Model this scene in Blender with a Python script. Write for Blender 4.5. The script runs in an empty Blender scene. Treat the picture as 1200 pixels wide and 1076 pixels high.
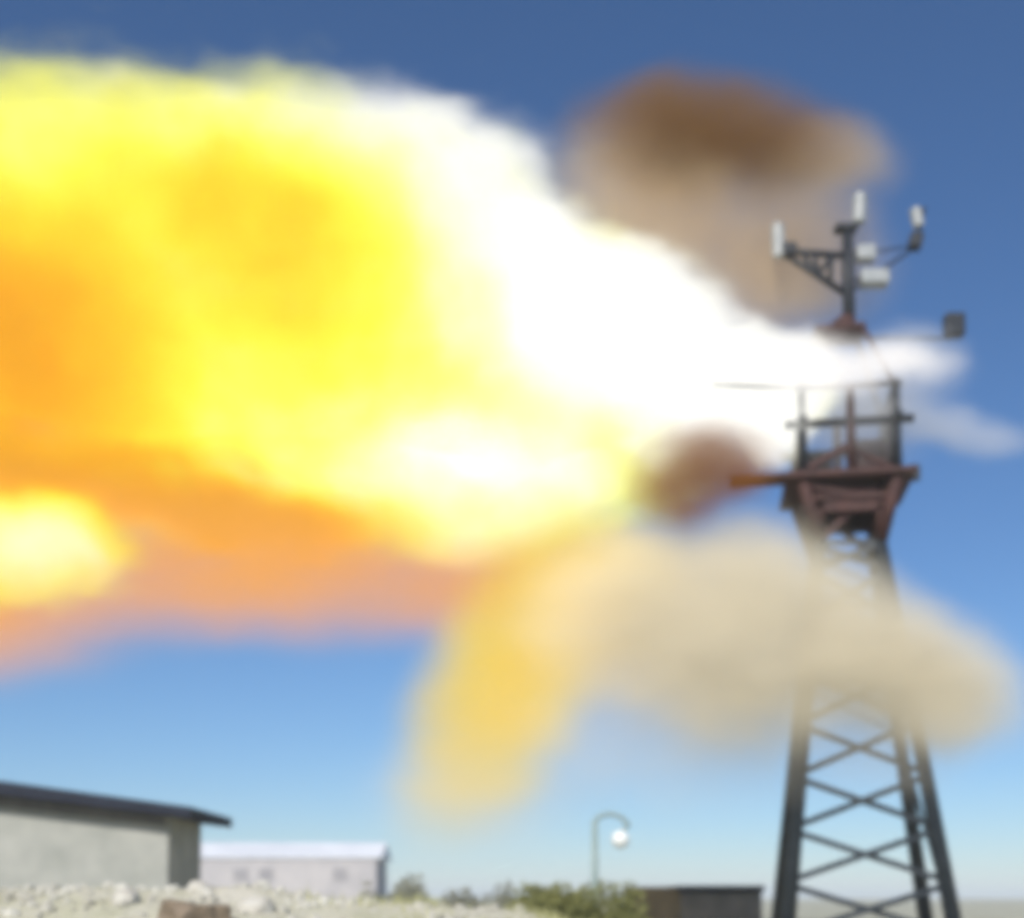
import bpy, bmesh, math, random
from mathutils import Vector, Matrix, noise as mnoise

random.seed(7)
R = math.radians
SC = bpy.context.scene
COL = SC.collection

# ------------------------------------------------------------------ camera
FPX = 1478.0                 # focal length in pixels of the 1200 px wide photograph
PITCH = R(4.0)
HORIZON = 1052.0             # photograph row of the horizon
CAMZ = 1.5
Y0 = HORIZON - FPX * math.tan(PITCH)          # principal row
cam_d = bpy.data.cameras.new("camera")
cam = bpy.data.objects.new("camera", cam_d)
COL.objects.link(cam)
cam.location = (0, 0, CAMZ)
cam.rotation_euler = (R(90) + PITCH, 0, 0)
cam_d.sensor_fit = 'HORIZONTAL'
cam_d.sensor_width = 36
cam_d.lens = 36 * FPX / 1200
cam_d.shift_y = (Y0 - 538.0) / 1200
cam_d.clip_start = 0.1
cam_d.clip_end = 20000
cam_d.dof.use_dof = True            # a soft phone-video lens, focused too near
cam_d.dof.focus_distance = 6.0
cam_d.dof.aperture_fstop = 0.95
SC.camera = cam

def P(px, py, Y):
    """point at depth Y (world y) on the ray through a photograph pixel"""
    dx, dz = (px - 600) / FPX, (Y0 - py) / FPX
    c, s = math.cos(PITCH), math.sin(PITCH)
    d = Vector((dx, c - dz * s, s + dz * c))
    return Vector((0, 0, CAMZ)) + d * (Y / d.y)

# ------------------------------------------------------------------ world and sun
SUN_EL, SUN_AZ = R(37), R(197)     # azimuth clockwise from +Y (view direction)
world = bpy.data.worlds.new("World")
SC.world = world
world.use_nodes = True
wn = world.node_tree
sky = wn.nodes.new('ShaderNodeTexSky')
sky.sky_type = 'NISHITA'
sky.sun_disc = False
sky.sun_elevation = SUN_EL
sky.sun_rotation = SUN_AZ
sky.altitude = 0
sky.air_density = 1.05
sky.dust_density = 0.0
sky.ozone_density = 10.0
bg = wn.nodes['Background']
bg.inputs['Strength'].default_value = 0.1
wn.links.new(sky.outputs[0], bg.inputs[0])

sd = bpy.data.lights.new("sun", 'SUN')
sd.energy = 4.9
sd.angle = R(0.5)
sd.color = (1.0, 0.95, 0.87)
sun = bpy.data.objects.new("sun", sd)
COL.objects.link(sun)
sun.location = (20, -20, 60)
sv = Vector((math.sin(SUN_AZ) * math.cos(SUN_EL), math.cos(SUN_AZ) * math.cos(SUN_EL), math.sin(SUN_EL)))
sun.rotation_euler = sv.to_track_quat('Z', 'Y').to_euler()

vs = SC.view_settings
vs.view_transform = 'Standard'
vs.look = 'None'
vs.exposure = 0.0
vs.gamma = 1.0
vs.use_curve_mapping = False
cy = SC.cycles
cy.volume_bounces = 3
cy.transparent_max_bounces = 48
cy.volume_step_rate = 1.6
cy.volume_max_steps = 256
cy.pixel_filter_type = 'GAUSSIAN'
cy.filter_width = 6.0
cy.use_denoising = True

# ------------------------------------------------------------------ helpers
def tag(o, label=None, cat=None, group=None, kind=None):
    if label: o['label'] = label
    if cat: o['category'] = cat
    if group: o['group'] = group
    if kind: o['kind'] = kind
    return o

def empty(name, loc=(0, 0, 0)):
    o = bpy.data.objects.new(name, None)
    o.location = loc
    o.empty_display_size = 0.3
    COL.objects.link(o)
    return o

def link(name, me, mat, parent=None, loc=None):
    o = bpy.data.objects.new(name, me)
    COL.objects.link(o)
    if mat and not me.materials:
        me.materials.append(mat)
    if parent:
        o.parent = parent
        if loc is None:                       # mesh written in world coordinates
            o.matrix_parent_inverse = Matrix.Translation(-parent.location)
    if loc is not None:
        o.location = loc
    return o

def mesh_of(name, bm, smooth=False):
    me = bpy.data.meshes.new(name)
    bmesh.ops.recalc_face_normals(bm, faces=bm.faces)
    bm.to_mesh(me)
    bm.free()
    if smooth:
        for p in me.polygons: p.use_smooth = True
    return me

def frame_of(d):
    d = d.normalized()
    up = Vector((0, 0, 1)) if abs(d.z) < 0.98 else Vector((0, 1, 0))
    x = up.cross(d).normalized()
    return x, d.cross(x).normalized(), d

def tube(bm, a, b, r0, r1=None, n=10, cap=True):
    a, b = Vector(a), Vector(b)
    r1 = r0 if r1 is None else r1
    x, y, _ = frame_of(b - a)
    A, B = [], []
    for i in range(n):
        t = 2 * math.pi * i / n
        u = x * math.cos(t) + y * math.sin(t)
        A.append(bm.verts.new(a + u * r0)); B.append(bm.verts.new(b + u * r1))
    for i in range(n):
        j = (i + 1) % n
        bm.faces.new((A[i], A[j], B[j], B[i]))
    if cap:
        bm.faces.new(A[::-1]); bm.faces.new(B)

def angle_bar(bm, a, b, w, t=None):
    """an L-section steel bar between two points"""
    a, b = Vector(a), Vector(b)
    t = t or w * 0.18
    x, y, _ = frame_of(b - a)
    sec = [(0, 0), (w, 0), (w, t), (t, t), (t, w), (0, w)]
    A = [bm.verts.new(a + x * (u - w / 2) + y * (v - w / 2)) for u, v in sec]
    B = [bm.verts.new(b + x * (u - w / 2) + y * (v - w / 2)) for u, v in sec]
    for i in range(6):
        j = (i + 1) % 6
        bm.faces.new((A[i], A[j], B[j], B[i]))
    bm.faces.new(A[::-1]); bm.faces.new(B)

def box(bm, c, s, M=None, bevel=0.0):
    r = bmesh.ops.create_cube(bm, size=1.0)
    vs_ = r['verts']
    for v in vs_:
        p = Vector((v.co.x * s[0], v.co.y * s[1], v.co.z * s[2]))
        if M: p = M @ p
        v.co = p + Vector(c)
    if bevel:
        es = list({e for v in vs_ for e in v.link_edges})
        bmesh.ops.bevel(bm, geom=es, offset=bevel, segments=2, affect='EDGES', profile=0.5)

def part(name, parent, mat, fn, smooth=False):
    bm = bmesh.new(); fn(bm)
    return link(name, mesh_of(name, bm, smooth), mat, parent)

def L(nt, a, b): nt.links.new(a, b)

def surf(name, c0, c1, scale=3.0, rough=0.8, metal=0.0, bump=0.0, bscale=None, detail=6, mid=(0.35, 0.65), c2=None):
    m = bpy.data.materials.new(name)
    m.use_nodes = True
    nt = m.node_tree
    b = nt.nodes['Principled BSDF']
    tc = nt.nodes.new('ShaderNodeTexCoord')
    no = nt.nodes.new('ShaderNodeTexNoise')
    no.inputs['Scale'].default_value = scale
    no.inputs['Detail'].default_value = detail
    no.inputs['Roughness'].default_value = 0.62
    L(nt, tc.outputs['Object'], no.inputs['Vector'])
    cr = nt.nodes.new('ShaderNodeValToRGB')
    cr.color_ramp.elements[0].position = mid[0]
    cr.color_ramp.elements[1].position = mid[1]
    cr.color_ramp.elements[0].color = (*c0, 1)
    cr.color_ramp.elements[1].color = (*c1, 1)
    if c2:
        e = cr.color_ramp.elements.new(0.5 * (mid[0] + mid[1])); e.color = (*c2, 1)
    L(nt, no.outputs['Fac'], cr.inputs[0])
    L(nt, cr.outputs[0], b.inputs['Base Color'])
    b.inputs['Roughness'].default_value = rough
    b.inputs['Metallic'].default_value = metal
    if bump:
        n2 = nt.nodes.new('ShaderNodeTexNoise')
        n2.inputs['Scale'].default_value = bscale or scale * 4
        n2.inputs['Detail'].default_value = 8
        L(nt, tc.outputs['Object'], n2.inputs['Vector'])
        bp = nt.nodes.new('ShaderNodeBump')
        bp.inputs['Strength'].default_value = bump
        bp.inputs['Distance'].default_value = 0.05
        L(nt, n2.outputs['Fac'], bp.inputs['Height'])
        L(nt, bp.outputs[0], b.inputs['Normal'])
    return m

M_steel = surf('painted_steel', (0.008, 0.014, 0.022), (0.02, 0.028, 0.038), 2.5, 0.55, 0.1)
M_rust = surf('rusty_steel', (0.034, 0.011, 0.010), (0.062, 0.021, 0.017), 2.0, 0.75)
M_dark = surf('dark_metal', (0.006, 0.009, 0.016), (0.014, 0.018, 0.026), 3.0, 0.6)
M_white = surf('white_radome', (0.25, 0.27, 0.28), (0.36, 0.37, 0.37), 3.0, 0.45)
M_conc = surf('concrete', (0.26, 0.25, 0.23), (0.38, 0.37, 0.34), 2.0, 0.9, bump=0.4)
M_plaster = surf('grey_plaster', (0.27, 0.28, 0.255), (0.37, 0.37, 0.34), 0.8, 0.9, bump=0.3, bscale=14)
M_roof = surf('dark_roof', (0.005, 0.008, 0.02), (0.012, 0.017, 0.034), 1.6, 0.85)
M_soffit = surf('soffit_board', (0.10, 0.095, 0.09), (0.15, 0.14, 0.13), 2.0, 0.8)
M_ground = surf('pale_earth', (0.30, 0.28, 0.20), (0.58, 0.55, 0.46), 0.35, 0.95, bump=0.6, bscale=6, c2=(0.42, 0.41, 0.29))
M_rubble = surf('pale_rubble', (0.36, 0.34, 0.28), (0.62, 0.6, 0.53), .8, 0.95, bump=0.8, bscale=9)
M_stone = surf('pale_stone', (0.42, 0.39, 0.33), (0.62, 0.6, 0.54), 2.5, 0.95, bump=0.5)
M_brown = surf('brown_stone', (0.16, 0.12, 0.08), (0.27, 0.21, 0.15), 2.5, 0.95, bump=0.5)

# ------------------------------------------------------------------ ground
def bank(x, y):
    """height of the pale rubble bank and of the rolling ground"""
    h = 0.0
    # bank in front of the grey building, falling away to the right
    fy = math.exp(-((y - 19) / 5.0) ** 2)
    ridge = 1.68 / (1 + math.exp((x + 2.6) / 0.9)) + 1.32 / (1 + math.exp(-(x + 2.6) / 0.9)) / (1 + math.exp((x - 1.6) / 0.7))
    ridge *= 1 / (1 + math.exp(-(x + 14) / 2.0))
    h += fy * ridge
    n = mnoise.fractal(Vector((x * 0.55, y * 0.55, 3.1)), 0.9, 2.0, 5)
    h += n * 0.11 * (0.25 + fy)
    return h

def build_ground():
    xs, ys = [], []
    def axis(lo, hi, inner_lo, inner_hi, d):
        a = []
        v = inner_lo
        while v <= inner_hi: a.append(v); v += d
        s = d; v = inner_hi
        while v < hi: s *= 1.35; v += s; a.append(min(v, hi))
        s = d; v = inner_lo
        while v > lo: s *= 1.35; v -= s; a.insert(0, max(v, lo))
        return a
    xs = axis(-6000, 6000, -16, 14, 0.22)
    ys = axis(-300, 9000, 8, 34, 0.22)
    verts = []
    for y in ys:
        for x in xs:
            k = max(abs(x) - 60, y - 120, 0)
            verts.append((x, y, bank(x, y) if k <= 0 else 0.0))
    nx = len(xs)
    faces = [(j * nx + i, j * nx + i + 1, (j + 1) * nx + i + 1, (j + 1) * nx + i)
             for j in range(len(ys) - 1) for i in range(nx - 1)]
    me = bpy.data.meshes.new('ground')
    me.from_pydata(verts, [], faces)
    for p in me.polygons: p.use_smooth = True
    o = link('ground', me, M_ground)
    tag(o, kind='structure')
build_ground()

# ------------------------------------------------------------------ lattice tower
TD = 42.0
PX = TD / FPX                      # metres per photograph pixel at the tower
def zrow(py, Y=TD): return P(600, py, Y).z
def xcol(px, py=600, Y=TD): return P(px, py, Y).x
TB = empty('lattice_tower', (xcol(1008, 1060), TD, 0))
tag(TB, 'tall dark steel lattice tower with railed deck standing wreathed in the blast', 'tower')
ZDECK = zrow(556, TD - 1.5)
ZN = zrow(645)                     # neck below the deck
view = math.atan2(xcol(1008), TD)  # direction in which the camera sees the tower
ROT = -view + R(7)
def tower_c(z):
    """axis of the tower (it is not perfectly plumb)"""
    t = z / ZDECK
    return Vector((TB.location.x - 0.25 * t, TD, z))
def half(z):
    zb, wb = 1.5, 2.42
    if z <= ZN: return wb + (0.98 - wb) * (z - zb) / (ZN - zb)
    return 0.98
def corner(k, z, w=None):
    w = half(z) if w is None else w
    sx, sy = ((-1, -1), (1, -1), (1, 1), (-1, 1))[k]     # 0,1 face the camera
    c, s = math.cos(ROT), math.sin(ROT)
    return tower_c(z) + Vector((w * sx * c - w * sy * s, w * sx * s + w * sy * c, 0))

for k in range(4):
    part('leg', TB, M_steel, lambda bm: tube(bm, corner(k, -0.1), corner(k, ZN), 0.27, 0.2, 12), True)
    part('footing', TB, M_conc, lambda bm: box(bm, corner(k, 0.12), (1.0, 1.0, 0.5), Matrix.Rotation(ROT, 3, 'Z'), 0.03))
# cross bracing: the panels of the face towards the camera, lighter zig-zags on the sides
panel = 1.72
z = 0.25
lev = []
while z < ZN:
    lev.append(z); z += panel
lev.append(ZN)
for i in range(len(lev) - 1):
    a, b = lev[i], lev[i + 1]
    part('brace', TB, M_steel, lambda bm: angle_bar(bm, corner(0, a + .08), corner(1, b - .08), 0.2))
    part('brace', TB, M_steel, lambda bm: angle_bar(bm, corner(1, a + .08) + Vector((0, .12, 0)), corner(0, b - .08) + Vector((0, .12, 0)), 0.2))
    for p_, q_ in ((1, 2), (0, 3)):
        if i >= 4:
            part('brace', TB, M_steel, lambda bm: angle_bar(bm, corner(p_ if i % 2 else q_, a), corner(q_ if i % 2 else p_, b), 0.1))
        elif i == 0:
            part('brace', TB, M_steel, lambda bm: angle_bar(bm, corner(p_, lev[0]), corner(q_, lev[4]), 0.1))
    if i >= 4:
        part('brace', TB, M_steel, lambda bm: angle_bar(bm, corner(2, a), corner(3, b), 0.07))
for zz in (ZN, zrow(720), zrow(790)):
    for k in range(4):
        part('ring_beam', TB, M_steel, lambda bm: angle_bar(bm, corner(k, zz), corner((k + 1) % 4, zz), 0.14))

# head: flaring struts under the deck, deck, railed cage
zt = ZDECK - 0.14
DW = 1.62                                                     # half width of the cage
for k in range(4):
    part('flare_strut', TB, M_rust, lambda bm: tube(bm, corner(k, ZN), corner(k, zt, DW * 0.93), 0.22, 0.22, 10), True)
    part('neck_post', TB, M_rust, lambda bm: tube(bm, corner(k, ZN), corner(k, zt), 0.18, 0.18, 10), True)
    part('neck_brace', TB, M_rust, lambda bm: angle_bar(bm, corner(k, ZN + .1), corner((k + 1) % 4, zt - .1), 0.24))
    part('neck_brace', TB, M_rust, lambda bm: angle_bar(bm, corner(k, zt - .1, DW * .9), corner((k + 1) % 4, ZN + 1.2, 1.15), 0.24))
    zz = ZN + 1.45
    part('neck_beam', TB, M_rust, lambda bm: angle_bar(bm, corner(k, zz, 1.32), corner((k + 1) % 4, zz, 1.32), 0.18))
    part('neck_panel', TB, M_rust, lambda bm: box(bm, (corner(k, zt - .62, 1.3) + corner((k + 1) % 4, zt - .62, 1.3)) / 2,
         (1.7, 0.06, 0.8), Matrix.Rotation(ROT + k * math.pi / 2, 3, 'Z'), 0.01))
MR = Matrix.Rotation(ROT, 3, 'Z')
dk = tower_c(ZDECK)
box_deck = lambda bm: box(bm, dk, (2 * DW + 0.9, 2 * DW + 0.5, 0.2), MR, 0.02)
part('deck', TB, M_rust, box_deck)
dl = MR @ Vector((-1, 0, 0))
part('walkway', TB, M_rust, lambda bm: box(bm, dk + dl * (DW + 1.35) + MR @ Vector((0, -1.35, 0)), (1.8, 1.0, 0.13), MR, 0.02))
part('deck_lug', TB, M_dark, lambda bm: box(bm, dk - dl * (DW + 0.5) + Vector((0, -.6, 0.25)), (0.3, 0.3, 0.5), MR, 0.03))
ZR1, ZR2 = zrow(494, TD - 1.5), zrow(452, TD - 1.5)
for k in range(4):
    a, b = corner(k, ZDECK, DW * .93), corner((k + 1) % 4, ZDECK, DW * .93)
    for t in (0.0, 0.52):
        q = a.lerp(b, t)
        part('post', TB, M_rust if t else M_dark, lambda bm: tube(bm, q, Vector((q.x, q.y, ZR2)), 0.18, 0.14, 8), True)
    for zz, w, e in ((ZR1, 0.3, 0.55), (ZR2, 0.2, 0.2)):
        A, B = Vector((a.x, a.y, zz)), Vector((b.x, b.y, zz))
        d = (B - A).normalized() * e
        part('rail', TB, M_dark, lambda bm: tube(bm, A - d, B + d, w / 2, w / 2, 8), True)
    A, B = Vector((a.x, a.y, ZDECK + .2)), Vector((b.x, b.y, ZR1))
    part('cage_brace', TB, M_rust, lambda bm: angle_bar(bm, A.lerp(B, .0 if k % 2 else .05), A.lerp(B, 0.55), 0.2))
    part('cage_brace', TB, M_rust, lambda bm: angle_bar(bm, Vector((b.x, b.y, ZDECK + .1)).lerp(A, .02), Vector((b.x, b.y, ZDECK + .1)).lerp(Vector((a.x, a.y, ZR1)), .5), 0.16))
box_eq = lambda bm: box(bm, dk + Vector((0.7, -0.3, 0.75)), (1.1, 0.8, 1.5), MR, 0.04)
part('equipment_cabinet', TB, M_rust, box_eq)
part('equipment_cabinet', TB, M_dark, lambda bm: box(bm, dk + Vector((-0.75, 0.4, 0.7)), (0.8, 0.7, 1.2), MR, 0.04))
# boom reaching out to the left at the top rail
ba = corner(0, ZR2, DW * .93)
part('boom', TB, M_dark, lambda bm: tube(bm, ba, P(834, 451, ba.y - 0.2), 0.06, 0.05, 8), True)
# cage roof that carries the mast
ZROOF = zrow(393)
part('mast_platform', TB, M_rust, lambda bm: box(bm, Vector((xcol(982, 392), TD, ZROOF)), (1.7, 1.5, 0.16), MR, 0.02))
for k in range(4):
    a = corner(k, ZR2, DW * .93)
    b = Vector((xcol(982, 392), TD, ZROOF)) + MR @ Vector((((-1, 1, 1, -1)[k]) * .75, ((-1, -1, 1, 1)[k]) * .65, -0.06))
    part('roof_strut', TB, M_rust, lambda bm: tube(bm, a, b, 0.08, 0.08, 8), True)
# mast: a slim four-cornered lattice with a core tube
MX = xcol(994, 330)
zt_m = zrow(268)
def mtop(z): return Vector((MX, TD, z))
part('mast', TB, M_dark, lambda bm: tube(bm, mtop(ZROOF), mtop(zt_m), 0.23, 0.19, 12), True)
part('mast_flare', TB, M_rust, lambda bm: tube(bm, mtop(ZROOF + .08) + Vector((-.2, 0, 0)), mtop(ZROOF + .75), 0.62, 0.17, 14), True)
part('mast_cap', TB, M_dark, lambda bm: box(bm, mtop(zt_m) + Vector((-.05, 0, 0)), (0.75, 0.5, 0.2), None, 0.03))
def seg(name, mat, a, b, r): part(name, TB, mat, lambda bm: tube(bm, a, b, r, r, 8), True)
Pt = lambda px, py: P(px, py, TD)
seg('bracket_arm', M_dark, Pt(992, 300), Pt(915, 294), 0.12)
seg('bracket_arm', M_dark, Pt(992, 345), Pt(918, 297), 0.12)
for a, b in (((975, 299), (972, 333)), ((955, 297), (958, 324)), ((958, 324), (975, 299)), ((940, 296), (958, 324))):
    seg('bracket_lacing', M_dark, Pt(*a), Pt(*b), 0.09)
part('bracket_end', TB, M_dark, lambda bm: box(bm, Pt(924, 294), (0.5, 0.5, 0.42), None, 0.05))
seg('bracket_arm', M_dark, Pt(994, 344), Pt(1075, 288), 0.05)
seg('bracket_arm', M_dark, Pt(994, 300), Pt(1072, 288), 0.035)
part('bracket_end', TB, M_dark, lambda bm: box(bm, Pt(1073, 283), (0.42, 0.42, 0.55), Matrix.Rotation(R(12), 3, 'Y'), 0.05))
seg('bracket_rod', M_dark, Pt(1076, 280), Pt(1083, 243), 0.06)
def pod(a, b, r):
    def f(bm):
        A, B = Vector(a), Vector(b)
        d = B - A
        tube(bm, A, A + d * .08, r * .7, r, 14); tube(bm, A + d * .08, A + d * .9, r, r, 14, False); tube(bm, A + d * .9, B, r, r * .6, 14)
    part('antenna', TB, M_white, f, True)
pod(Pt(913, 302), Pt(911, 262), 0.24)
pod(Pt(1006, 262), Pt(1008, 227), 0.25)
seg('antenna_stem', M_dark, Pt(998, 270), Pt(1006, 260), 0.06)
pod(Pt(1077, 266), Pt(1072, 244), 0.2)
part('mast_box', TB, M_white, lambda bm: box(bm, Pt(1014, 298), (0.62, 0.5, 0.5), None, 0.05))
part('mast_box', TB, M_white, lambda bm: box(bm, Pt(1024, 327), (0.95, 0.6, 0.5), None, 0.06))
seg('mast_box_arm', M_dark, Pt(994, 330), Pt(1012, 328), 0.06)
# floodlight on a long outrigger
seg('outrigger', M_dark, Pt(990, 396), Pt(1116, 397), 0.05)
FL = part('floodlight', TB, M_dark, lambda bm: box(bm, Pt(1118, 382), (0.66, 0.5, 0.78), None, 0.07))
part('lens', FL, M_conc, lambda bm: box(bm, Pt(1118, 382) + Vector((0, .27, 0)), (0.5, 0.05, 0.6), None, 0.01))
FL.children[0].matrix_parent_inverse = FL.matrix_world.inverted() if False else Matrix.Identity(4)

# ------------------------------------------------------------------ grey building with dark roof
BD = 40.0
GB = empty('grey_building', (xcol(60, 1050, BD), BD, 0))
tag(GB, 'low grey plastered building with dark shallow roof overhanging its end wall', 'building')
wx1 = P(197, 1000, BD).x
ridge_x = wx1 - 11.0
slope = (P(0, 921, BD).z - P(235, 950, BD).z) / (P(235, 950, BD).x - P(0, 921, BD).x)
ze = P(197, 957, BD).z
BDEP = 4.2
def gable(bm):
    pts = []
    for x, zz in ((wx1 - 22, -0.2), (wx1, -0.2), (wx1, ze), (ridge_x, ze + slope * 11.0), (wx1 - 22, ze)):
        pts.append((x, zz))
    A = [bm.verts.new((x, BD, zz)) for x, zz in pts]
    B = [bm.verts.new((x, BD + BDEP, zz)) for x, zz in pts]
    bm.faces.new(A); bm.faces.new(B[::-1])
    for i in range(5):
        j = (i + 1) % 5
        bm.faces.new((A[i], B[i], B[j], A[j]))
part('wall', GB, M_plaster, gable)
def roof_slab(sgn):
    def f(bm):
        x0, z0 = ridge_x, ze + slope * 11.0 + 0.02
        x1 = ridge_x + sgn * 11.9
        z1 = z0 - slope * 11.9
        q = [(x0, z0), (x1, z1), (x1, z1 + 0.34), (x0, z0 + 0.5)]
        A = [bm.verts.new((x, BD - 0.8, zz)) for x, zz in q]
        B = [bm.verts.new((x, BD + BDEP + .8, zz)) for x, zz in q]
        bm.faces.new(A); bm.faces.new(B[::-1])
        for i in range(4):
            j = (i + 1) % 4
            bm.faces.new((A[i], B[i], B[j], A[j]))
    return f
RF = part('roof', GB, M_roof, roof_slab(1))
part('roof', GB, M_roof, roof_slab(-1))
part('barge_board', GB, M_soffit, lambda bm: angle_bar(bm, (ridge_x, BD - .06, ze + slope * 11 - .22), (wx1 - .1, BD - .06, ze - .16), 0.3))

# ------------------------------------------------------------------ long building with a white roof, far behind
WD = 118.0
WB = empty('white_roofed_building', (P(340, 1050, WD).x, WD, 0))
tag(WB, 'long low pale building with white sloping roof far beyond the rubble bank', 'building')
x0, x1 = P(215, 1000, WD).x, P(441, 1000, WD).x
zr, zw = P(340, 989, WD + 5).z, P(340, 1006, WD).z
M_wroof = surf('white_roof', (0.62, 0.64, 0.68), (0.75, 0.77, 0.8), 0.3, 0.6)
M_pwall = surf('pale_wall', (0.36, 0.35, 0.37), (0.46, 0.44, 0.45), 0.4, 0.9)
part('wall', WB, M_pwall, lambda bm: box(bm, ((x0 + x1) / 2, WD + 5, zw / 2 - .1), (x1 - x0, 10, zw), None))
def lr(bm):
    q = [(WD - .12, zw), (WD + 5, zr), (WD + 10.12, zw), (WD + 10.12, zw - .1), (WD - .12, zw - .1)]
    A = [bm.verts.new((x0 - .5, y, zz + .12)) for y, zz in q]; B = [bm.verts.new((x1 + .5, y, zz + .12)) for y, zz in q]
    bm.faces.new(A); bm.faces.new(B[::-1])
    for i in range(5):
        j = (i + 1) % 5
        bm.faces.new((A[i], B[i], B[j], A[j]))
part('roof', WB, M_wroof, lr)
M_win = surf('window_dark', (0.26, 0.25, 0.27), (0.34, 0.33, 0.35), 1.0, 0.3)
for px in (282, 312, 398):
    part('window', WB, M_win, lambda bm: box(bm, (P(px, 1024, WD).x, WD - .02, P(px, 1024, WD).z), (1.3, 0.1, 1.1), None))

# ------------------------------------------------------------------ low shed with dark flat roof
SD = 50.0
SH = empty('flat_roofed_shed', (P(815, 1060, SD).x, SD, 0))
tag(SH, 'low brown and grey shed with dark flat roof beside the tower legs', 'shed')
M_shedb = surf('brown_render', (0.17, 0.13, 0.085), (0.25, 0.2, 0.13), 1.0, 0.9, bump=.3)
M_shedg = surf('grey_render', (0.17, 0.155, 0.145), (0.24, 0.22, 0.2), 1.0, 0.9, bump=.3)
xa, xb, xc = P(738, 1050, SD).x, P(797, 1050, SD).x, P(893, 1050, SD).x
zs = P(840, 1042, SD).z
part('wall', SH, M_shedb, lambda bm: box(bm, ((xa + xb) / 2, SD + 1.6, zs / 2 + .05), (xb - xa, 3.0, zs + .1), None, .02))
part('wall', SH, M_shedg, lambda bm: box(bm, ((xb + xc) / 2, SD + 1.5, zs / 2 - .1), (xc - xb - .01, 3.0, zs), None, .02))
part('roof', SH, M_roof, lambda bm: box(bm, ((xb + xc) / 2 - .02, SD + 1.45, zs + .02), (xc - xb + .15, 3.5, 0.24), None, .02))

# ------------------------------------------------------------------ street lamp behind the hedge
LD = 38.0
LK = LD / 70
LP = empty('street_lamp', (P(697, 1050, LD).x, LD, 0))
tag(LP, 'street lamp with curved arm and white head behind the olive hedge', 'street lamp')
M_lamp = surf('green_grey_paint', (0.20, 0.27, 0.26), (0.27, 0.34, 0.33), 2.0, 0.6)
lt = P(697, 962, LD)
part('pole', LP, M_lamp, lambda bm: tube(bm, (LP.location.x, LD, -.1), lt, 0.22 * LK, 0.16 * LK, 12), True)
def arm(bm):
    pts = [(697, 964), (702, 957), (712, 954), (722, 955), (731, 960), (737, 968)]
    for a, b in zip(pts[:-1], pts[1:]): tube(bm, P(*a, LD), P(*b, LD), 0.13 * LK, 0.13 * LK, 10)
part('arm', LP, M_lamp, arm, True)
def head(bm):
    bmesh.ops.create_uvsphere(bm, u_segments=20, v_segments=12, radius=1)
    c = P(727, 984, LD)
    for v in bm.verts: v.co = Vector((v.co.x * .5 * LK, v.co.y * .5 * LK, v.co.z * .5 * LK)) + c
part('lamp_globe', LP, surf('lamp_glass', (0.7, 0.73, 0.72), (0.8, 0.82, 0.81), 2.0, 0.3), head, True)
part('lamp_hanger', LP, M_lamp, lambda bm: tube(bm, P(736, 967, LD), P(729, 975, LD), 0.1 * LK, 0.1 * LK, 8), True)

# ------------------------------------------------------------------ vegetation
def leaf_mat(name, c0, c1):
    m = surf(name, c0, c1, 1.2, 0.7)
    nt = m.node_tree
    tr = nt.nodes.new('ShaderNodeBsdfTranslucent'); mx = nt.nodes.new('ShaderNodeMixShader')
    mx.inputs[0].default_value = 0.45
    L(nt, nt.nodes['Color Ramp'].outputs[0], tr.inputs[0])
    L(nt, nt.nodes['Principled BSDF'].outputs[0], mx.inputs[1]); L(nt, tr.outputs[0], mx.inputs[2])
    L(nt, mx.outputs[0], nt.nodes['Material Output'].inputs[0])
    return m
M_leaf = leaf_mat('olive_leaf', (0.19, 0.20, 0.07), (0.32, 0.32, 0.12))
M_dry = leaf_mat('dry_leaf', (0.25, 0.26, 0.2), (0.36, 0.36, 0.29))
M_twig = surf('twig', (0.08, 0.06, 0.04), (0.12, 0.09, 0.06), 4, 0.9)
def shrub(name, label, px, prow, Y, wpx, mat, n=2600, cat='bush', group=None, dep=1.6, z0=0.0):
    base = P(px, 1052, Y); base.z = z0
    top = P(px, prow, Y).z
    w = wpx * Y / FPX / 2
    t = empty(name, base); tag(t, label, cat, group)
    rnd = random.Random(int(px * 7 + Y))
    lobes = []
    for i in range(14):
        lx = rnd.uniform(-.8, .8) * w
        hh = (top - z0) * rnd.uniform(.72, 1.0)
        lobes.append((lx, rnd.uniform(-.5, .5) * dep, hh * .55, w * rnd.uniform(.28, .45), dep * .6, hh * .45))
    vs_, fs = [], []
    for i in range(n):
        lx, ly, lz, rx, ry, rz = rnd.choice(lobes)
        d = Vector((rnd.gauss(0, 1), rnd.gauss(0, 1), rnd.gauss(0, 1))).normalized() * rnd.random() ** .35
        c = Vector((lx + d.x * rx, ly + d.y * ry, max(.05, lz + d.z * rz)))
        u = Vector((rnd.gauss(0, 1), rnd.gauss(0, 1), rnd.gauss(0, 1))).normalized()
        v = u.orthogonal().normalized()
        s = rnd.uniform(.05, .11)
        k = len(vs_)
        vs_ += [c - u * s, c + v * s * .45, c + u * s, c - v * s * .45]
        fs.append((k, k + 1, k + 2, k + 3))
    me = bpy.data.meshes.new('foliage'); me.from_pydata([tuple(v) for v in vs_], [], fs)
    me.materials.append(mat)
    o = bpy.data.objects.new('foliage', me); COL.objects.link(o); o.parent = t
    bm = bmesh.new()
    for lx, ly, lz, rx, ry, rz in lobes: tube(bm, (lx * .8, ly * .5, -.05), (lx, ly, lz), .05, .02, 6)
    o = bpy.data.objects.new('stem', mesh_of('stem', bm)); o.data.materials.append(M_twig); COL.objects.link(o); o.parent = t
shrub('hedge', 'dense olive green hedge standing in front of the street lamp', 676, 1029, 30, 150, M_leaf, 9000, 'hedge')
shrub('low_bush', 'dull grey green bush low on the ground beyond the bank', 466, 1021, 31, 90, M_dry, 3500)
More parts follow.
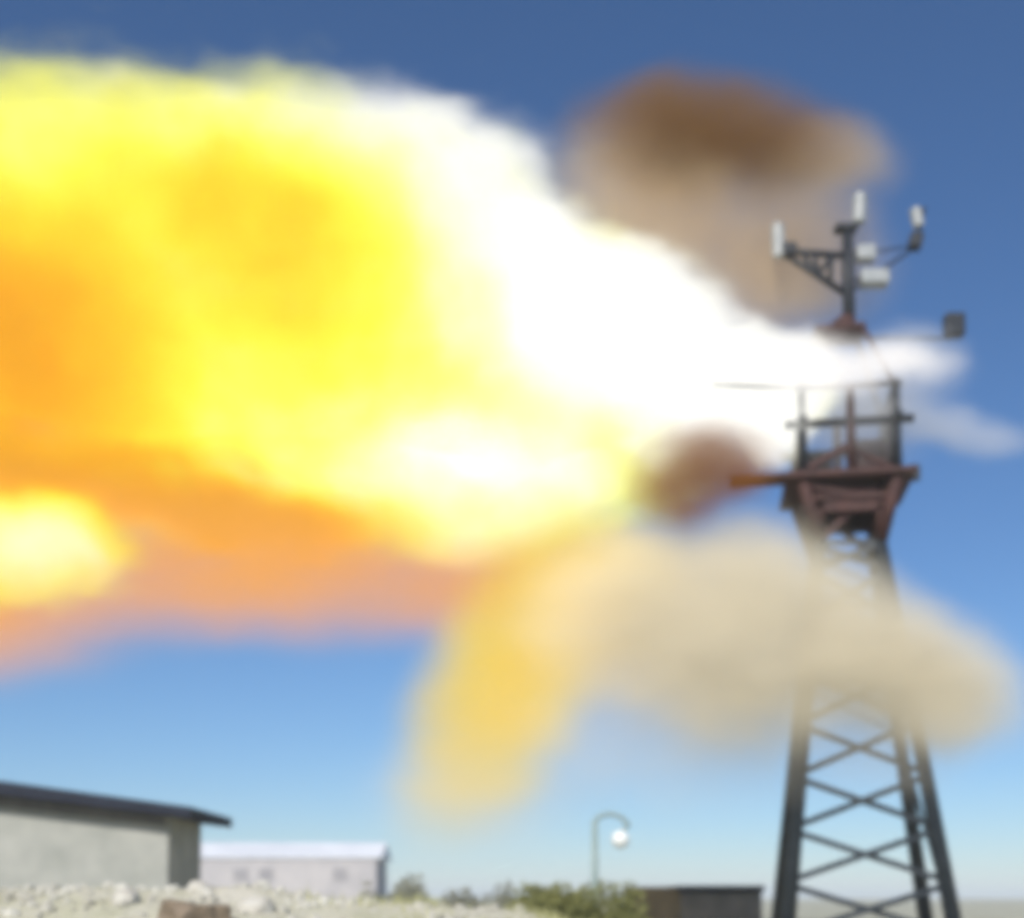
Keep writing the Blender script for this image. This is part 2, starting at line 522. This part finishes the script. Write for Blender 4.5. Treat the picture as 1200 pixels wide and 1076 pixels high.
shrub('low_bush', 'small grey green bush between the dull bush and the hedge', 560, 1030, 32, 100, M_dry, 3500)

# ------------------------------------------------------------------ stones on the bank
def stone(name, label, px, py, Y, s, mat, group=None, seed=0, flat=False):
    p = P(px, py, Y)
    zg = bank(p.x, Y)
    bm = bmesh.new()
    bmesh.ops.create_icosphere(bm, subdivisions=3, radius=1)
    for v in bm.verts:
        n = v.co.normalized()
        q = Vector((max(-.72, min(.72, n.x)), max(-.72, min(.72, n.y)), max(-.6, min(.6, n.z)))) if flat else n.copy()
        d = 1 + .22 * mnoise.fractal(n * 1.6 + Vector((seed * 9.1, 0, 0)), 1, 2, 4)
        v.co = Vector((q.x * s[0] * d, q.y * s[1] * d, q.z * s[2] * d))
    o = link(name, mesh_of(name, bm, not flat), mat, None, (p.x, Y, zg + s[2] * .1))
    o.rotation_euler = (0, R(4), R(seed * 37 % 360))
    tag(o, label, 'rock', group)
    return o
stone('boulder', 'brown flat-topped boulder half sunk in the pale rubble bank', 228, 1064, 16.0, (.56, .45, .5), M_brown, None, 1, True).location.z = 1.13
for i, (px, py, Y, s, lab) in enumerate((
        (148, 1045, 17.0, .22, 'pale stone on the rubble bank below the grey wall'),
        (233, 1034, 18.4, .2, 'white upright stone on the bank crest behind the boulder'),
        (300, 1048, 17.0, .26, 'cream stone right of the brown boulder on the bank'),
        (508, 1066, 16.0, .2, 'dark grey stone alone on the grassy end of the bank'))):
    stone('stone', lab, px, py, Y, (s, s * .8, s * .75), M_stone if i < 3 else M_brown, None, i + 3)
# gravel and broken stone
def gravel():
    rnd = random.Random(5)
    bm0 = bmesh.new(); bmesh.ops.create_icosphere(bm0, subdivisions=1, radius=1)
    base = [v.co.copy() for v in bm0.verts]; bf = [[v.index for v in f.verts] for f in bm0.faces]; bm0.free()
    V, F = [], []
    for i in range(3800):
        x, y = rnd.uniform(-12, 2.2), rnd.uniform(11.5, 24)
        s = .025 + .085 * rnd.random() ** 4
        z = bank(x, y)
        k = len(V)
        sx, sy, sz = s * rnd.uniform(.7, 1.3), s * rnd.uniform(.7, 1.3), s * rnd.uniform(.5, .9)
        for b in base:
            j = 1 + rnd.uniform(-.18, .18)
            V.append((x + b.x * sx * j, y + b.y * sy * j, z + b.z * sz * j + s * .2))
        F += [[k + q for q in f] for f in bf]
    me = bpy.data.meshes.new('rubble'); me.from_pydata(V, [], F)
    o = link('rubble', me, M_rubble)
    tag(o, 'pale broken stone strewn over the foreground bank', 'rubble', kind='stuff')
gravel()

def dry_grass():
    rnd = random.Random(9)
    V, F = [], []
    for i in range(9000):
        x, y = rnd.uniform(-3.2, 2.4), rnd.uniform(11, 25)
        if rnd.random() > (x + 3.6) / 4.0 or mnoise.noise(Vector((x * .8, y * .8, 0))) < -.15: continue
        z = bank(x, y); h = rnd.uniform(.06, .22); a = rnd.uniform(0, 6.28); k = len(V)
        dx, dy = math.cos(a) * .012, math.sin(a) * .012
        lx, ly = rnd.gauss(0, .05), rnd.gauss(0, .05)
        V += [(x - dx, y - dy, z - .01), (x + dx, y + dy, z - .01), (x + lx, y + ly, z + h)]
        F.append((k, k + 1, k + 2))
    me = bpy.data.meshes.new('dry_grass'); me.from_pydata(V, [], F)
    o = link('dry_grass', me, surf('straw', (0.30, 0.30, 0.13), (0.46, 0.45, 0.22), .9, .9))
    tag(o, 'pale yellow green grass on the end of the bank', 'grass', kind='stuff')
dry_grass()

# ------------------------------------------------------------------ fire, smoke and dust (real volumes)
def Sz(px, py, Y, rx, ry, rd, rot=0.0):
    """ellipsoid: centre from a pixel and a depth, radii in pixels at that depth, depth radius in metres"""
    return (P(px, py, Y), Vector((rx * Y / FPX, rd, ry * Y / FPX)), rot)

def domain(name, blobs, mat, grow=1.0, voxel=0.5):
    bm = bmesh.new()
    for c, r, a in blobs:
        g = bmesh.ops.create_icosphere(bm, subdivisions=4, radius=1)
        M = Matrix.Translation(c) @ Matrix.Rotation(a, 4, 'Y') @ Matrix.Diagonal((*(r * grow), 1))
        bmesh.ops.transform(bm, matrix=M, verts=g['verts'])
    me = mesh_of(name, bm)
    o = bpy.data.objects.new(name, me); COL.objects.link(o)
    md = o.modifiers.new('r', 'REMESH'); md.mode = 'VOXEL'; md.voxel_size = voxel
    dg = bpy.context.evaluated_depsgraph_get()
    me2 = bpy.data.meshes.new_from_object(o.evaluated_get(dg))
    o.modifiers.clear(); o.data = me2; me2.name = name
    bpy.data.meshes.remove(me)
    me2.materials.clear(); me2.materials.append(mat)
    for p in me2.polygons: p.use_smooth = True
    return o

class NT:
    def __init__(s, name):
        s.m = bpy.data.materials.new(name); s.m.use_nodes = True
        s.nt = s.m.node_tree; s.nt.nodes.clear()
        s.out = s.nt.nodes.new('ShaderNodeOutputMaterial')
        s.tc = s.nt.nodes.new('ShaderNodeTexCoord').outputs['Object']
    def n(s, t): return s.nt.nodes.new(t)
    def put(s, sock, v):
        if hasattr(v, 'is_linked'): s.nt.links.new(v, sock)
        else: sock.default_value = v
    def math(s, op, a, b=None, c=None, clamp=False):
        x = s.n('ShaderNodeMath'); x.operation = op; x.use_clamp = clamp
        for i, v in enumerate((a, b, c)):
            if v is not None: s.put(x.inputs[i], v)
        return x.outputs[0]
    def noise(s, vec, scale, detail=2.0, rough=.5, color=False):
        x = s.n('ShaderNodeTexNoise'); x.inputs['Scale'].default_value = scale
        x.inputs['Detail'].default_value = detail; x.inputs['Roughness'].default_value = rough
        s.put(x.inputs['Vector'], vec)
        return x.outputs['Color' if color else 'Fac']
    def warp(s, vec, scale, amp, detail=2.0):
        c = s.noise(vec, scale, detail, color=True)
        a = s.n('ShaderNodeVectorMath'); a.operation = 'SUBTRACT'; s.put(a.inputs[0], c); a.inputs[1].default_value = (.5, .5, .5)
        m = s.n('ShaderNodeVectorMath'); m.operation = 'MULTIPLY_ADD'
        s.put(m.inputs[0], a.outputs[0]); m.inputs[1].default_value = (amp, amp, amp); s.put(m.inputs[2], vec)
        return m.outputs[0]
    def ell(s, vec, blob):
        c, r, a = blob
        mp = s.n('ShaderNodeMapping'); mp.vector_type = 'TEXTURE'
        mp.inputs['Location'].default_value = c; mp.inputs['Rotation'].default_value = (0, a, 0); mp.inputs['Scale'].default_value = r
        s.put(mp.inputs['Vector'], vec)
        g = s.n('ShaderNodeTexGradient'); g.gradient_type = 'SPHERICAL'
        s.put(g.inputs[0], mp.outputs[0])
        return g.outputs['Fac']
    def field(s, vec, blobs, k=0.25):
        f = None
        for b in blobs:
            e = s.ell(vec, b)
            f = e if f is None else s.math('SMOOTH_MAX', f, e, k)
        return f
    def rough(s, f, amt):
        """ragged, streaky breaking-up of a smooth field"""
        mp = s.n('ShaderNodeMapping'); mp.inputs['Scale'].default_value = (.3, .6, .75)
        s.put(mp.inputs['Vector'], s.tc)
        n = s.noise(mp.outputs[0], 1.0, 4.0, .55)
        return s.math('MULTIPLY', f, s.math('MULTIPLY_ADD', n, amt * 2, 1 - amt))
    def sstep(s, v, lo, hi, a=0.0, b=1.0):
        x = s.n('ShaderNodeMapRange'); x.interpolation_type = 'SMOOTHSTEP'
        s.put(x.inputs['Value'], v)
        for nme, q in (('From Min', lo), ('From Max', hi), ('To Min', a), ('To Max', b)): x.inputs[nme].default_value = q
        return x.outputs[0]
    def ramp(s, v, stops):
        x = s.n('ShaderNodeValToRGB'); r = x.color_ramp
        while len(r.elements) < len(stops): r.elements.new(1.0)
        for e, (p, c) in zip(r.elements, stops): e.position = p; e.color = (*c, 1)
        s.put(x.inputs[0], v)
        return x.outputs[0]

def fire(name, blobs, dens, temp_fn, stops, strength, lo=.02, hi=.25, wscale=.22, wamp=1.6, wdet=2.0, rough=.8):
    t = NT(name)
    w = t.warp(t.tc, wscale, wamp, wdet)
    f = t.rough(t.field(w, blobs), rough)
    d = t.math('MULTIPLY', t.sstep(f, lo, hi), dens)
    T = temp_fn(t, w, f)
    col = t.ramp(T, stops)
    st = t.sstep(T, 0.55, 1.0, strength[0], strength[1])
    em = t.n('ShaderNodeEmission'); t.put(em.inputs[0], col); t.put(em.inputs[1], t.math('MULTIPLY', d, st))
    ab = t.n('ShaderNodeVolumeAbsorption'); ab.inputs[0].default_value = (0, 0, 0, 1); t.put(ab.inputs[1], d)
    ad = t.n('ShaderNodeAddShader'); L(t.nt, em.outputs[0], ad.inputs[0]); L(t.nt, ab.outputs[0], ad.inputs[1])
    L(t.nt, ad.outputs[0], t.out.inputs['Volume'])
    return t.m

def smoke(name, blobs, dens, color, lo=.02, hi=.4, wscale=.35, wamp=1.0, wdet=2.5, aniso=0.0, rough=.9):
    t = NT(name)
    w = t.warp(t.tc, wscale, wamp, wdet)
    f = t.rough(t.field(w, blobs), rough)
    d = t.math('MULTIPLY', t.sstep(f, lo, hi), dens)
    pv = t.n('ShaderNodeVolumePrincipled')
    pv.inputs['Color'].default_value = (*color, 1)
    pv.inputs['Anisotropy'].default_value = aniso
    t.put(pv.inputs['Density'], d)
    L(t.nt, pv.outputs[0], t.out.inputs['Volume'])
    return t.m

STOPS = [(0.0, (.84, .36, .02)), (0.2, (1.0, .42, .02)), (0.42, (1.0, .68, .03)), (0.58, (1.0, .95, .06)), (0.72, (1.0, 1.0, .22)), (0.86, (1.0, 1.0, .55)), (1.0, (1.0, .99, .93))]

FB = [Sz(905, 470, 42, 105, 98, 2.4), Sz(810, 450, 42, 150, 112, 3.2), Sz(659, 385, 42, 350, 195, 5.0, R(37)), Sz(650, 450, 42, 205, 190, 5.0), Sz(480, 350, 42, 250, 290, 6.5),
      Sz(310, 310, 42, 310, 262, 7.0), Sz(100, 320, 42, 370, 280, 7.0), Sz(-260, 380, 42, 390, 345, 7.0), Sz(570, 550, 42, 220, 150, 4.5, R(-8)),
      Sz(10, 640, 41, 200, 102, 3.6), Sz(-60, 560, 42.5, 260, 130, 5.0), Sz(300, 545, 42.5, 380, 150, 5.0, R(7))]
def T_main(t, w, f):
    sx = t.n('ShaderNodeSeparateXYZ'); t.put(sx.inputs[0], w)
    base = t.sstep(sx.outputs[0], P(0, 400, 42).x, P(780, 400, 42).x, .51, .82)
    w2 = t.warp(t.tc, .16, 3.0, 2.5)
    T = t.math('ADD', base, t.math('MULTIPLY', t.math('SUBTRACT', t.noise(w2, .17, 5.0, .6), .5), .95))
    for b, a in ((Sz(20, 400, 40, 220, 210, 9), -.5), (Sz(340, 265, 40, 220, 115, 9), -.40), (Sz(250, 110, 41, 400, 80, 9), .3),
                 (Sz(480, 535, 40, 260, 60, 9), .28), (Sz(20, 640, 40, 190, 110, 9), .35), (Sz(650, 260, 41, 400, 220, 9, R(37)), .26),
                 (Sz(800, 430, 41, 230, 130, 9, R(20)), .4), (Sz(120, 555, 40, 330, 50, 9, R(9)), -.65), (Sz(300, 620, 40, 260, 85, 9, R(6)), -.75)):
        T = t.math('MULTIPLY_ADD', t.ell(w, b), a, T)
    return T
domain('fireball', FB, fire('fire_volume', FB, 1.3, T_main, STOPS, (1.08, 1.2), .17, .46, .22, 3.4, 3.0), 1.08)
tag(bpy.data.objects['fireball'], 'huge yellow and white fireball bursting sideways from the tower deck', 'fireball')

# thin burning haze hanging under the fireball
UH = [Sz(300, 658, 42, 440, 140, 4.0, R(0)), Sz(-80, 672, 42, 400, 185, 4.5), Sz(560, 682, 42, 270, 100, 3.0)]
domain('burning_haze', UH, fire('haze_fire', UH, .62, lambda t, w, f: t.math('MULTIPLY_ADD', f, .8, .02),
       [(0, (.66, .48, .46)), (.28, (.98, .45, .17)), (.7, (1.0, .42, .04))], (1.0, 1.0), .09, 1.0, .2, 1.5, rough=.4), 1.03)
tag(bpy.data.objects['burning_haze'], 'thin orange burning haze hanging under the fireball', 'flame')

# yellow spray falling from the blast, its colour given as volume emission
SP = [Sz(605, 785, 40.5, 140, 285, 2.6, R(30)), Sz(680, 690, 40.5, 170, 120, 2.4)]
domain('glowing_spray', SP, fire('spray_glow', SP, 1.1, lambda t, w, f: t.math('MULTIPLY_ADD', f, .9, .1),
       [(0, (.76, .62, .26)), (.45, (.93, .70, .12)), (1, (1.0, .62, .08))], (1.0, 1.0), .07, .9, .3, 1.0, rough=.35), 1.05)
tag(bpy.data.objects['glowing_spray'], 'pale yellow glowing spray streaming down below the fireball', 'flame')

# hot white jet shooting past the mast foot
WJ = [Sz(950, 428, 39.6, 130, 56, 1.6), Sz(1015, 424, 39.8, 150, 42, 1.3)]
domain('blast_jet', WJ, fire('jet_fire', WJ, 1.5, lambda t, w, f: t.math('ADD', f, .75),
       [(0, (1, .9, .88)), (1, (1, .97, .95))], (1.0, 1.1), .09, 1.0, .6, 1.2, 3.0, rough=1.0), 1.05, .2)
tag(bpy.data.objects['blast_jet'], 'white hot jet of flame shooting past the mast foot', 'flame')

# smoke and dust
BS = [Sz(835, 162, 43, 225, 98, 3.0, R(4)), Sz(810, 150, 43, 150, 72, 2.6), Sz(780, 250, 43, 220, 135, 2.4, R(25)), Sz(910, 300, 43.5, 180, 160, 2.4), Sz(960, 190, 43.2, 130, 80, 2.0)]
domain('smoke_cloud', BS[:2], smoke('brown_smoke', BS[:2], 1.5, (.36, .205, .075), .07, .95, wamp=1.5, rough=.4), 1.02, .3)
tag(bpy.data.objects['smoke_cloud'], 'brown puff of smoke floating above the fireball and the mast', 'smoke')
domain('smoke_veil', BS[2:], smoke('thin_smoke', BS[2:], .75, (.80, .63, .41), .07, .9, wamp=1.6, rough=.4), 1.05, .3)
tag(bpy.data.objects['smoke_veil'], 'thin beige smoke veil between the brown puff and the fireball', 'smoke')
DS = [Sz(832, 546, 37.5, 115, 72, 1.6), Sz(800, 572, 37.5, 95, 65, 1.4)]
domain('dark_smoke', DS, smoke('rust_smoke', DS, 1.6, (.40, .17, .04), .07, .95, wamp=1.2), 1.05, .2)
tag(bpy.data.objects['dark_smoke'], 'rusty brown smoke ball at the end of the deck walkway', 'smoke')
DU = [Sz(870, 745, 38.0, 235, 190, 2.8), Sz(770, 725, 38.6, 230, 155, 2.4), Sz(1070, 785, 38.2, 205, 118, 2.4, R(24)), Sz(975, 745, 38.0, 160, 122, 2.6, R(34))]
domain('dust_cloud', DU, smoke('beige_dust', DU, 3.4, (.999, .925, .76), .1, 1.25, wamp=1.2, rough=.35), 1.0, .3)
tag(bpy.data.objects['dust_cloud'], 'beige domed dust cloud hiding the middle of the tower', 'dust cloud')
VL = [Sz(1010, 850, 38.6, 190, 130, 2.0), Sz(780, 860, 39, 330, 130, 2.0), Sz(560, 930, 40, 200, 110, 1.8)]
domain('dust_veil', VL, smoke('thin_dust', VL, .34, (.99, .93, .82), .08, 1.0, wamp=1.2, rough=.4), 1.03, .3)
tag(bpy.data.objects['dust_veil'], 'thin pale dust sinking below the beige dome past the tower legs', 'dust cloud')
VJ = [Sz(1120, 503, 42, 150, 42, 1.5, R(6)), Sz(1010, 480, 41.5, 150, 105, 2.4), Sz(1060, 425, 42, 110, 60, 1.6)]
domain('vapour_streak', VJ, smoke('white_vapour', VJ, .6, (.97, .97, .98), .09, 1.0, wamp=1.4, rough=1.0), 1.05, .2)
tag(bpy.data.objects['vapour_streak'], 'faint white vapour drifting round the railed deck to its right', 'smoke')

# ------------------------------------------------------------------ dusty air over the whole place
bm = bmesh.new()
box(bm, (0, 4350, 13.5), (12400, 9700, 29))
t = NT('dusty_air')
pv = t.n('ShaderNodeVolumePrincipled')
pv.inputs['Color'].default_value = (.88, .94, .98, 1)
pv.inputs['Density'].default_value = 0.0005
L(t.nt, pv.outputs[0], t.out.inputs['Volume'])
hz = link('haze', mesh_of('haze', bm), t.m)
tag(hz, kind='stuff')
